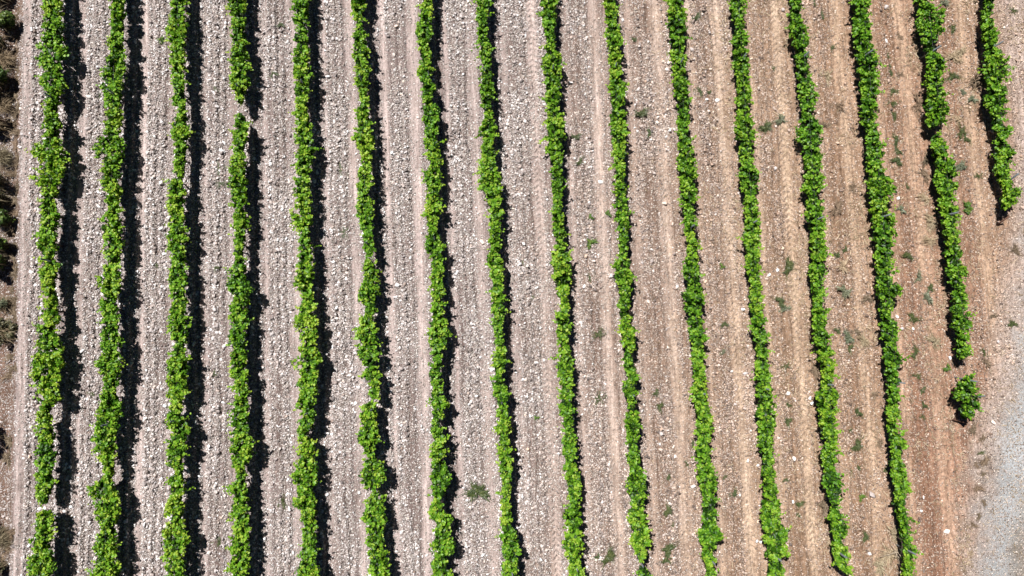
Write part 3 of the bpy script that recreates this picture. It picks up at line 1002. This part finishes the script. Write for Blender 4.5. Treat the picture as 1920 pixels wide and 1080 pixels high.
def pole(name, a, b, za, zb, r, mat, label, cat, group=None, plate=False):
    x0, y0 = [float(v) for v in U(a[0], a[1], za)]
    x1, y1 = [float(v) for v in U(b[0], b[1], zb)]
    g0 = gz(x0, y0)
    p0 = np.array([0, 0, za]); p1 = np.array([x1 - x0, y1 - y0, zb])
    d = p1 - p0
    V, F = tube([p0, p0 + d * .5, p1], r, 8)
    o = link(name, mesh_from(name, V, F, mat), None, (x0, y0, g0 * .5))
    tag(o, label, cat, group)
    if plate:
        V2, F2 = tube([p0 + np.array([-.10, -.05, .0]), p0 + np.array([.12, .07, .02])], r * .9, 6)
        link('foot', mesh_from('foot', V2, F2, mat), o)
    return o


# steel end posts and rusty braces where the two right-hand rows stop
pole('end_post', (1866, 357), (1908, 326), 0.0, 1.35, .034, M_POST, 'grey steel end post leaning outwards at the lower end of the last vine row', 'end post', None)
pole('brace_pole', (1867, 423), (1891, 406), 0.03, .55, .032, M_RUST, 'rusty brown brace pole slanting beyond the end of the last vine row', 'brace pole', None, True)
pole('brace_pole', (1786, 787), (1815, 793), .05, .45, .026, M_RUST, 'dark brown brace pole lying low below the lone grapevine', 'brace pole', None, True)
pole('end_post', (1812, 776), (1818, 789), 0.0, .75, .028, M_RUST, 'short rusty end post right under the lone grapevine', 'end post', None)
pole('trellis_stake', (1806, 748), (1846, 742), 0.0, 1.35, .026, M_POST, 'pale grey steel stake poking out right of the lone grapevine', 'end post', None)

# ------------------------------------------------------------------ weeds, tufts, straw
def blades(n, r, h, w, rng, spread=1.0, droop=.4):
    """bent narrow blades from a common base"""
    az = rng.uniform(0, 2 * math.pi, n)
    out = rng.uniform(.25, 1.0, n) * r * spread
    hh = h * rng.uniform(.5, 1.0, n)
    bx = rng.normal(0, r * .18, n); by = rng.normal(0, r * .18, n)
    ww = w * rng.uniform(.7, 1.3, n)
    ca, sa = np.cos(az), np.sin(az)
    V = np.zeros((n, 6, 3))
    for k, (f, z, wf) in enumerate(((0, 0, 1), (.55, .9, .8), (1, 1 - droop, .15))):
        cx = bx + ca * out * f; cy = by + sa * out * f; cz = hh * z
        for s in (0, 1):
            q = (s - .5) * ww * wf
            V[:, 2 * k + s, 0] = cx - sa * q
            V[:, 2 * k + s, 1] = cy + ca * q
            V[:, 2 * k + s, 2] = cz
    F = np.array([(0, 1, 3, 2), (2, 3, 5, 4)])[None] + (np.arange(n) * 6)[:, None, None]
    return V.reshape(-1, 3), F.reshape(-1, 4), np.repeat(np.clip(rng.normal(.5, .25, n), 0, 1), 2)


def bush(n, r, h, size, rng):
    D = rng.normal(0, 1, (n, 3)); D /= np.linalg.norm(D, axis=1, keepdims=True)
    D[:, 2] = np.abs(D[:, 2])
    lob = 1 + .35 * np.sin(3 * np.arctan2(D[:, 1], D[:, 0]) + rng.uniform(0, 6)) * rng.uniform(.3, 1)
    P = D * (rng.uniform(.2, 1, n) ** .6)[:, None] * np.stack([r * lob, r * lob, np.full(n, h)], 1)
    P[:, 2] += .02
    V, F = leaves(P, D + rng.normal(0, .6, (n, 3)) + np.array([0, 0, .5]), size * rng.uniform(.6, 1.2, n), rng)
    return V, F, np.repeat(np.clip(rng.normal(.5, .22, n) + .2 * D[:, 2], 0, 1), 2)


def stemmed(kind, k):
    rng = np.random.default_rng(3000 + 17 * k + sum(map(ord, kind)))
    if kind == 'dark':
        a = bush(460, .68, .42, .13, rng); b = blades(150, 1.05, .5, .055, rng)
        mat = M_WEED
    elif kind == 'bright':
        a = bush(260, .75, .7, .2, rng); b = blades(50, 1.0, .7, .09, rng)
        mat = M_BRIGHT
    elif kind == 'sage':
        a = bush(70, .6, .4, .2, rng); b = blades(110, 1.0, .6, .10, rng)
        mat = M_SAGE
    elif kind == 'sparse':
        a = bush(60, 1.0, .22, .12, rng); b = blades(80, 1.0, .3, .045, rng)
        mat = M_WEED
    elif kind == 'straw':
        a = blades(110, 1.1, .30, .05, rng, 1.0, .7); b = blades(60, .8, .5, .045, rng, 1.0, .5)
        mat = M_STRAW
    elif kind == 'brown':
        a = blades(150, 1.0, .35, .05, rng, 1.0, .6); b = bush(60, .7, .25, .1, rng)
        mat = M_BROWN
    V = np.concatenate([a[0], b[0]])
    F = np.concatenate([a[1], b[1] + len(a[0])])
    # lopsided: pull sectors of the plant in and out
    an = np.arctan2(V[:, 1], V[:, 0])
    w = 1 + .32 * np.sin(2 * an + rng.uniform(0, 6)) + .30 * np.sin(3 * an + rng.uniform(0, 6)) + .18 * np.sin(5 * an + rng.uniform(0, 6))
    V[:, :2] *= np.clip(w, .3, 1.7)[:, None]
    return mesh_from('weed', V, F, mat, False, {'tint': ('FACE', np.concatenate([a[2], b[2]]))})


KINDS = {k: [stemmed(k, j) for j in range(4)] for k in ('dark', 'bright', 'sage', 'sparse', 'straw', 'brown')}
WORD = {'dark': ('dark green weed', 'weed', 'weed'), 'bright': ('bright green weed', 'weed', 'weed'), 'sage': ('grey green weed', 'weed', 'weed'),
        'sparse': ('thin flat weed', 'weed', 'weed'), 'straw': ('pale dry straw tuft', 'dry_tuft', 'dry tuft'), 'brown': ('brown dead tuft', 'dry_tuft', 'dry tuft')}
WEEDS = [(1752, 300, 8, 'dark'), (1640, 262, 6, 'sparse'), (1722, 520, 8, 'sage'), (1745, 540, 7, 'dark'), (1660, 880, 7, 'sparse'), (1570, 620, 6, 'dark'),
         (1560, 90, 8, 'sparse'), (1450, 130, 7, 'sparse'), (1810, 260, 9, 'dark'), (1793, 395, 7, 'sparse'), (1835, 330, 9, 'sparse'), (1700, 350, 7, 'sparse'),
         (895, 921, 19, 'dark'), (1107, 455, 9, 'bright'), (1203, 214, 11, 'dark'), (1306, 33, 8, 'dark'), (1191, 74, 6, 'dark'), (1313, 172, 10, 'sparse'),
         (1331, 173, 5, 'dark'), (1080, 257, 8, 'dark'), (1088, 304, 7, 'dark'), (1218, 249, 7, 'dark'), (1464, 224, 10, 'sage'), (1436, 239, 12, 'dark'),
         (1479, 500, 13, 'dark'), (1462, 565, 9, 'dark'), (1470, 578, 10, 'sage'), (1142, 1043, 13, 'dark'), (1122, 1042, 6, 'dark'), (1252, 1031, 12, 'dark'),
         (1249, 1051, 7, 'dark'), (1252, 896, 6, 'dark'), (1252, 957, 9, 'dark'), (1262, 985, 5, 'sparse'), (1231, 735, 6, 'dark'), (1236, 762, 7, 'dark'),
         (1123, 748, 13, 'sparse'), (980, 492, 7, 'sparse'), (997, 556, 6, 'sparse'), (1122, 627, 12, 'sparse'), (1104, 520, 8, 'sparse'), (1353, 500, 5, 'bright'),
         (1358, 608, 6, 'dark'), (1357, 659, 6, 'sage'), (1140, 401, 6, 'bright'), (1107, 408, 5, 'bright'), (1711, 597, 10, 'dark'), (1776, 690, 7, 'bright'),
         (1663, 105, 6, 'sparse'), (1667, 125, 6, 'sparse'), (1668, 136, 6, 'dark'), (1674, 172, 8, 'dark'), (1675, 195, 9, 'dark'), (1676, 215, 9, 'dark'),
         (1678, 262, 9, 'dark'), (1681, 283, 9, 'dark'), (1680, 303, 9, 'dark'), (1812, 391, 11, 'bright'), (1700, 480, 9, 'dark'), (1688, 393, 8, 'sage'),
         (1570, 478, 7, 'dark'), (1585, 468, 6, 'dark'), (1588, 633, 11, 'sage'), (1592, 652, 7, 'dark'), (1578, 500, 12, 'straw'), (1581, 546, 12, 'sage'),
         (1717, 655, 10, 'sparse'), (1712, 666, 6, 'dark'), (1718, 705, 8, 'sparse'), (1727, 733, 9, 'sparse'), (1731, 760, 6, 'dark'), (1729, 782, 6, 'sparse'),
         (1607, 835, 11, 'dark'), (1610, 877, 7, 'dark'), (1597, 886, 6, 'sparse'), (1613, 932, 7, 'bright'), (1622, 1007, 8, 'dark'), (1607, 774, 7, 'dark'),
         (1593, 806, 5, 'sparse'), (1498, 945, 8, 'dark'), (1496, 966, 5, 'dark'), (1478, 790, 8, 'dark'), (1479, 760, 5, 'dark'), (1473, 900, 6, 'sparse'),
         (1473, 687, 9, 'sparse'), (1375, 925, 7, 'dark'), (1358, 894, 5, 'sparse'), (1005, 783, 5, 'bright'), (1898, 607, 8, 'dark'), (1738, 557, 10, 'sage'),
         (1770, 5, 9, 'sage'), (1786, 53, 8, 'dark'), (1785, 144, 11, 'dark'), (1806, 173, 6, 'sage'), (1798, 313, 11, 'sage'), (1822, 187, 8, 'sage'),
         (645, 436, 10, 'sparse'), (530, 942, 11, 'sparse'), (411, 318, 12, 'sparse'), (416, 345, 9, 'sparse'), (405, 168, 6, 'sparse'), (303, 75, 8, 'bright'),
         (186, 180, 6, 'sparse'), (172, 738, 7, 'sparse'), (293, 498, 5, 'dark'), (407, 503, 5, 'dark'), (404, 700, 5, 'dark'), (527, 48, 6, 'dark'),
         (514, 140, 7, 'dark'), (640, 320, 12, 'sparse'), (548, 679, 4, 'bright'), (412, 1020, 12, 'sparse'), (1541, 30, 9, 'sparse'), (1525, 3, 8, 'sparse'),
         (1785, 108, 15, 'straw'), (1800, 98, 11, 'straw'), (1550, 142, 13, 'straw'), (1795, 225, 14, 'straw'), (1802, 248, 12, 'sparse'), (1830, 150, 18, 'brown'),
         (1722, 195, 17, 'brown'), (1745, 418, 15, 'straw'), (1742, 452, 13, 'straw'), (1752, 640, 14, 'straw'), (1668, 1040, 20, 'straw'), (1650, 1060, 16, 'straw'),
         (1735, 330, 14, 'brown'), (1735, 375, 14, 'straw'), (1735, 300, 12, 'brown'), (1545, 235, 10, 'brown'), (1545, 950, 13, 'brown'), (1675, 1000, 14, 'straw'),
         (1833, 915, 9, 'brown'), (1846, 865, 10, 'brown'), (1842, 850, 7, 'sparse'), (1830, 872, 6, 'brown'), (1824, 805, 11, 'brown'), (1843, 890, 6, 'brown'),
         (1826, 985, 7, 'brown'), (1836, 968, 6, 'brown'), (1845, 942, 6, 'brown'), (1842, 822, 7, 'brown'), (1864, 592, 7, 'brown'), (1850, 680, 9, 'brown'),
         (1568, 392, 15, 'brown'), (1600, 350, 11, 'brown'), (1570, 200, 13, 'brown'), (1685, 140, 9, 'brown'), (1687, 68, 7, 'brown'), (1620, 640, 14, 'straw'),
         (1625, 560, 10, 'brown'), (1605, 622, 9, 'brown'), (1527, 695, 13, 'brown'), (1845, 660, 8, 'sparse'), (1905, 470, 11, 'brown'), (1900, 20, 8, 'sparse'),
         (1640, 740, 10, 'brown'), (1300, 830, 8, 'sparse'),
         (1290, 870, 8, 'sparse'), (1232, 740, 5, 'sparse'), (1555, 745, 8, 'brown'), (1540, 860, 8, 'sparse'), (1650, 830, 9, 'brown'), (1655, 440, 8, 'brown')]


def place_weeds():
    rng = random.Random(8)
    tot, seen = {}, {}
    L = []
    for px, py, r, k in sorted(WEEDS, key=lambda w: w[1]):
        x, y = [float(v) for v in U(px, py, 0)]
        key = (WORD[k][0], where(x, y))
        tot[key] = tot.get(key, 0) + 1
        L.append((x, y, r / 46.0, k, key))
    for x, y, r, k, key in L:
        if k in ('dark', 'sage', 'bright'): r *= 1.02
        me = KINDS[k][rng.randrange(4)]
        o = link(WORD[k][1], me, None, (x, y, gz(x, y)))
        s = r * 1.12
        o.scale = (s, s, s * (1.0 if k != 'sparse' else .8))
        o.rotation_euler = (0, 0, rng.uniform(0, 6.28))
        seen[key] = seen.get(key, 0) + 1
        if tot[key] == 1:
            lab = '%s in the %s' % key
        else:
            lab = '%s, %s from top in the %s' % (key[0], ORD[seen[key]], key[1])
        tag(o, lab, WORD[k][2], 'tufts of dry grass between the vine rows' if 'tuft' in WORD[k][1] else 'weeds growing between the vine rows')


place_weeds()

# dry twigs fallen against the second row from the right-hand end
def twigs():
    rng = np.random.default_rng(12)
    parts = []
    base = np.array([0, 0, .05])
    main = [((1672, 1022), (1690, 1058)), ((1676, 1032), (1694, 1066)), ((1652, 1045), (1690, 1030)), ((1683, 1020), (1700, 1050)), ((1689, 1060), (1686, 1084))]
    x0, y0 = [float(v) for v in U(1682, 1045, 0)]
    z0 = gz(x0, y0)
    for a, b in main:
        ax, ay = [float(v) for v in U(a[0], a[1], .2)]; bx, by = [float(v) for v in U(b[0], b[1], .3)]
        A = np.array([ax - x0, ay - y0, rng.uniform(.05, .2)]); B = np.array([bx - x0, by - y0, rng.uniform(.2, .45)])
        mid = (A + B) / 2 + rng.normal(0, .05, 3)
        parts.append(tube([A, mid, B], [.016, .013, .006], 5))
        for q in range(5):
            s = A + (B - A) * rng.uniform(.2, .9)
            e = s + np.append(rng.normal(0, .22, 2), rng.uniform(-.05, .12))
            parts.append(tube([s, (s + e) / 2 + rng.normal(0, .02, 3), e], [.008, .006, .003], 4))
    V, F = join(parts)
    o = link('dry_branch', mesh_from('dry_branch', V, F, plain('bleached_wood', (.42, .34, .25), .85)), None, (x0, y0, z0))
    tag(o, 'bleached dry branches heaped beside the fourteenth vine row near the lower picture edge', 'dry branch')


twigs()

# ------------------------------------------------------------------ scrub on the bank along the left edge
def shrub(px, py, h, r, mat, label, n=900, size=.07, straw=False, seed=1, lean=(0, 0)):
    rng = np.random.default_rng(seed)
    x, y = [float(v) for v in U(px, py, 0)]
    z = gz(x, y)
    root = empty('shrub' if not straw else 'dry_bush', (x, y, z))
    tag(root, label, 'shrub', 'scrub along the left edge of the field')
    parts = []
    m = 9
    tips = []
    for k in range(m):
        a = rng.uniform(0, 2 * math.pi)
        tip = np.array([math.cos(a) * r * rng.uniform(.3, .85) + lean[0], math.sin(a) * r * rng.uniform(.3, .85) + lean[1], h * rng.uniform(.55, .95)])
        parts.append(tube([(0, 0, -.05), tip * np.array([.4, .4, .5]) + rng.normal(0, .03, 3), tip], [.018, .012, .005], 5))
        tips.append(tip)
    V, F = join(parts)
    link('stem', mesh_from('stem', V, F, M_BROWN if straw else M_BARK, False, {'tint': ('FACE', np.full(sum(len(f) for f in F), .5))}), root)
    tips = np.array(tips)
    if straw:
        V, F, t = blades(n, r * 1.15, h, .014, rng, 1.0, .35)
        V[:, :2] += rng.normal(0, .04, (len(V) // 6, 1, 2)).repeat(6, 1).reshape(-1, 2) + (V[:, 2:] * np.array([.25, -.2]))
    else:
        idx = rng.integers(0, m, n)
        D = rng.normal(0, 1, (n, 3)); D /= np.linalg.norm(D, axis=1, keepdims=True)
        cr = rng.uniform(.16, .42, m) * r
        P = tips[idx] + D * (cr[idx] * rng.uniform(.2, 1, n) ** .5)[:, None]
        P[: n // 3] = tips[idx[: n // 3]] * rng.uniform(.35, 1.0, (n // 3, 1)) + rng.normal(0, .09, (n // 3, 3))
        P[:, 2] = np.maximum(P[:, 2], .03)
        V, F = leaves(P, D + rng.normal(0, .5, (n, 3)) + np.array([0, 0, .5]), size * rng.uniform(.6, 1.3, n), rng)
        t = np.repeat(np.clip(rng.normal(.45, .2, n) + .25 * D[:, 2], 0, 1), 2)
    link('foliage', mesh_from('foliage', V, F, mat, False, {'tint': ('FACE', t)}), root)
    if not straw:
        V, F, t = blades(170, r * 1.25, h * .9, .018, rng, 1.0, .5)
        link('dry_twigs', mesh_from('dry_twigs', V, F, M_DRYBUSH, False, {'tint': ('FACE', t)}), root)


SCRUB = [
    (-8, -12, 1.2, .60, 'o', 'dark shrub in the upper left corner of the picture'),
    (6, 40, 1.0, .55, 'g', 'loose green shrub with yellowish sprays just below the upper left corner'),
    (-14, 75, 1.2, .60, 'o', 'dark shrub behind the loose green shrub at the upper left'),
    (0, 108, .6, .50, 's', 'dry tan bush above the tall green shrub on the left bank'),
    (-4, 146, 1.25, .55, 'g', 'tall green shrub on the left bank throwing a long dark shadow'),
    (-20, 170, 1.5, .60, 'o', 'very tall dark shrub at the left edge behind the tall green one'),
    (2, 196, .55, .42, 's', 'dry tan bush just below the tall green shrub on the left bank'),
    (-8, 232, 1.1, .55, 'o', 'dark olive shrub between two dry tan bushes on the left bank'),
    (-2, 290, .7, .50, 's', 'dry tan bush above the widest dark shrub on the left bank'),
    (-12, 335, 1.5, .75, 'o', 'widest dark shrub on the left bank above three green shrubs'),
    (-6, 372, 1.2, .50, 'o', 'dark shrub touching the lower side of the widest one on the left'),
    (-2, 412, .9, .45, 'g', 'upper one of three small green shrubs on the left bank'),
    (-4, 460, 1.1, .50, 'g', 'middle one of three small green shrubs on the left bank'),
    (-10, 492, 1.2, .48, 'g', 'lower one of three small green shrubs on the left bank'),
    (0, 568, .6, .40, 'a', 'small sage coloured shrub just above the big round left shrub'),
    (5, 618, .95, .66, 'o', 'big round grey green shrub halfway down the left picture edge'),
    (-28, 815, 1.7, .70, 'o', 'dark shrub mostly past the left picture edge shading bare bank'),
    (-4, 1006, .75, .50, 's', 'pale dry bush low on the left picture edge'),
    (-30, 985, 1.2, .55, 'o', 'dark shrub behind the pale dry bush low on the left bank'),
    (-14, 1062, 1.1, .55, 'o', 'dark shrub in the lower left corner of the picture')]
for k, (px, py, h, r, kind, lab) in enumerate(SCRUB):
    mat = {'o': M_OLIVE, 'g': M_SHRUB, 's': M_DRYBUSH, 'a': M_SAGE}[kind]
    n = int({'o': 1750, 'g': 1900, 's': 800, 'a': 1300}[kind] * r * h / .6)
    if kind == 'o': h *= .82
    shrub(px, py, h, r, mat, lab, n, {'o': .055, 'g': .075, 's': .05, 'a': .045}[kind], kind == 's', 400 + k, (.12 if kind == 'g' else 0, 0))
# low dead litter along the foot of the bank
LIT = [(24, 22), (30, 60), (20, 95), (27, 128), (31, 150), (22, 176), (28, 205), (18, 228), (30, 246), (24, 268), (29, 300), (20, 322), (31, 348), (24, 376),
       (29, 402), (18, 436), (27, 460), (21, 482), (29, 512), (14, 540), (24, 562), (26, 590), (20, 668), (27, 690), (8, 705), (19, 830), (8, 858), (22, 1000), (16, 1030)]
rl = random.Random(3)
for k, (px, py) in enumerate(LIT):
    x, y = [float(v) for v in U(px, py, 0)]
    o = link('dry_tuft', KINDS['brown'][k % 4], None, (x, y, gz(x, y)))
    q = rl.uniform(.22, .42)
    o.scale = (q, q, q * .8); o.rotation_euler = (0, 0, rl.uniform(0, 6.28))
    tag(o, 'brown dead litter tuft, %s from top along the left bank' % ORD[k + 1], 'dry tuft', 'dead tufts on the left bank')


# straw and prunings strewn over the right-hand strips: far too many pieces to count
def litter():
    rng = np.random.default_rng(91)
    n = 130000
    x = rng.uniform(3, 22, n); y = rng.uniform(-12.9, 15.6, n)
    mk = masks(x, y)
    f = mk['rowu'] - np.floor(mk['rowu'])
    w = .12 * sstep(9.5, 13, mk['rowu']) + sstep(.46, .68, fbm(x * .9, y * .7, 81)) * sstep(10.5, 13.5, mk['rowu']) * (1 - mk['road']) * (1 - .8 * mk['track'])
    w = w * (.45 + .8 * np.exp(-((f - .9) / .16) ** 2))
    keep = rng.uniform(0, 1, n) < w * .55
    x, y = x[keep], y[keep]; n = len(x)
    z = ground_z(x, y) + rng.uniform(.015, .05, n)
    a = rng.uniform(0, math.pi, n); L = rng.uniform(.06, .26, n); W = rng.uniform(.007, .020, n)
    tl = rng.normal(0, .18, n)
    V = np.zeros((n, 4, 3))
    for k, (p, q) in enumerate(((-1, -1), (1, -1), (1, 1), (-1, 1))):
        V[:, k, 0] = x + np.cos(a) * L * p / 2 - np.sin(a) * W * q / 2
        V[:, k, 1] = y + np.sin(a) * L * p / 2 + np.cos(a) * W * q / 2
        V[:, k, 2] = z + tl * L * p / 2
    F = np.arange(n * 4).reshape(-1, 4)
    t = np.clip(rng.beta(.8, .8, n), 0, 1)
    o = link('straw_litter', mesh_from('straw_litter', V.reshape(-1, 3), F, M_STRAW, False, {'tint': ('FACE', t)}))
    o['kind'] = 'stuff'
    tag(o, 'dry straw and prunings strewn over the tan soil of the right-hand strips', 'straw')


litter()
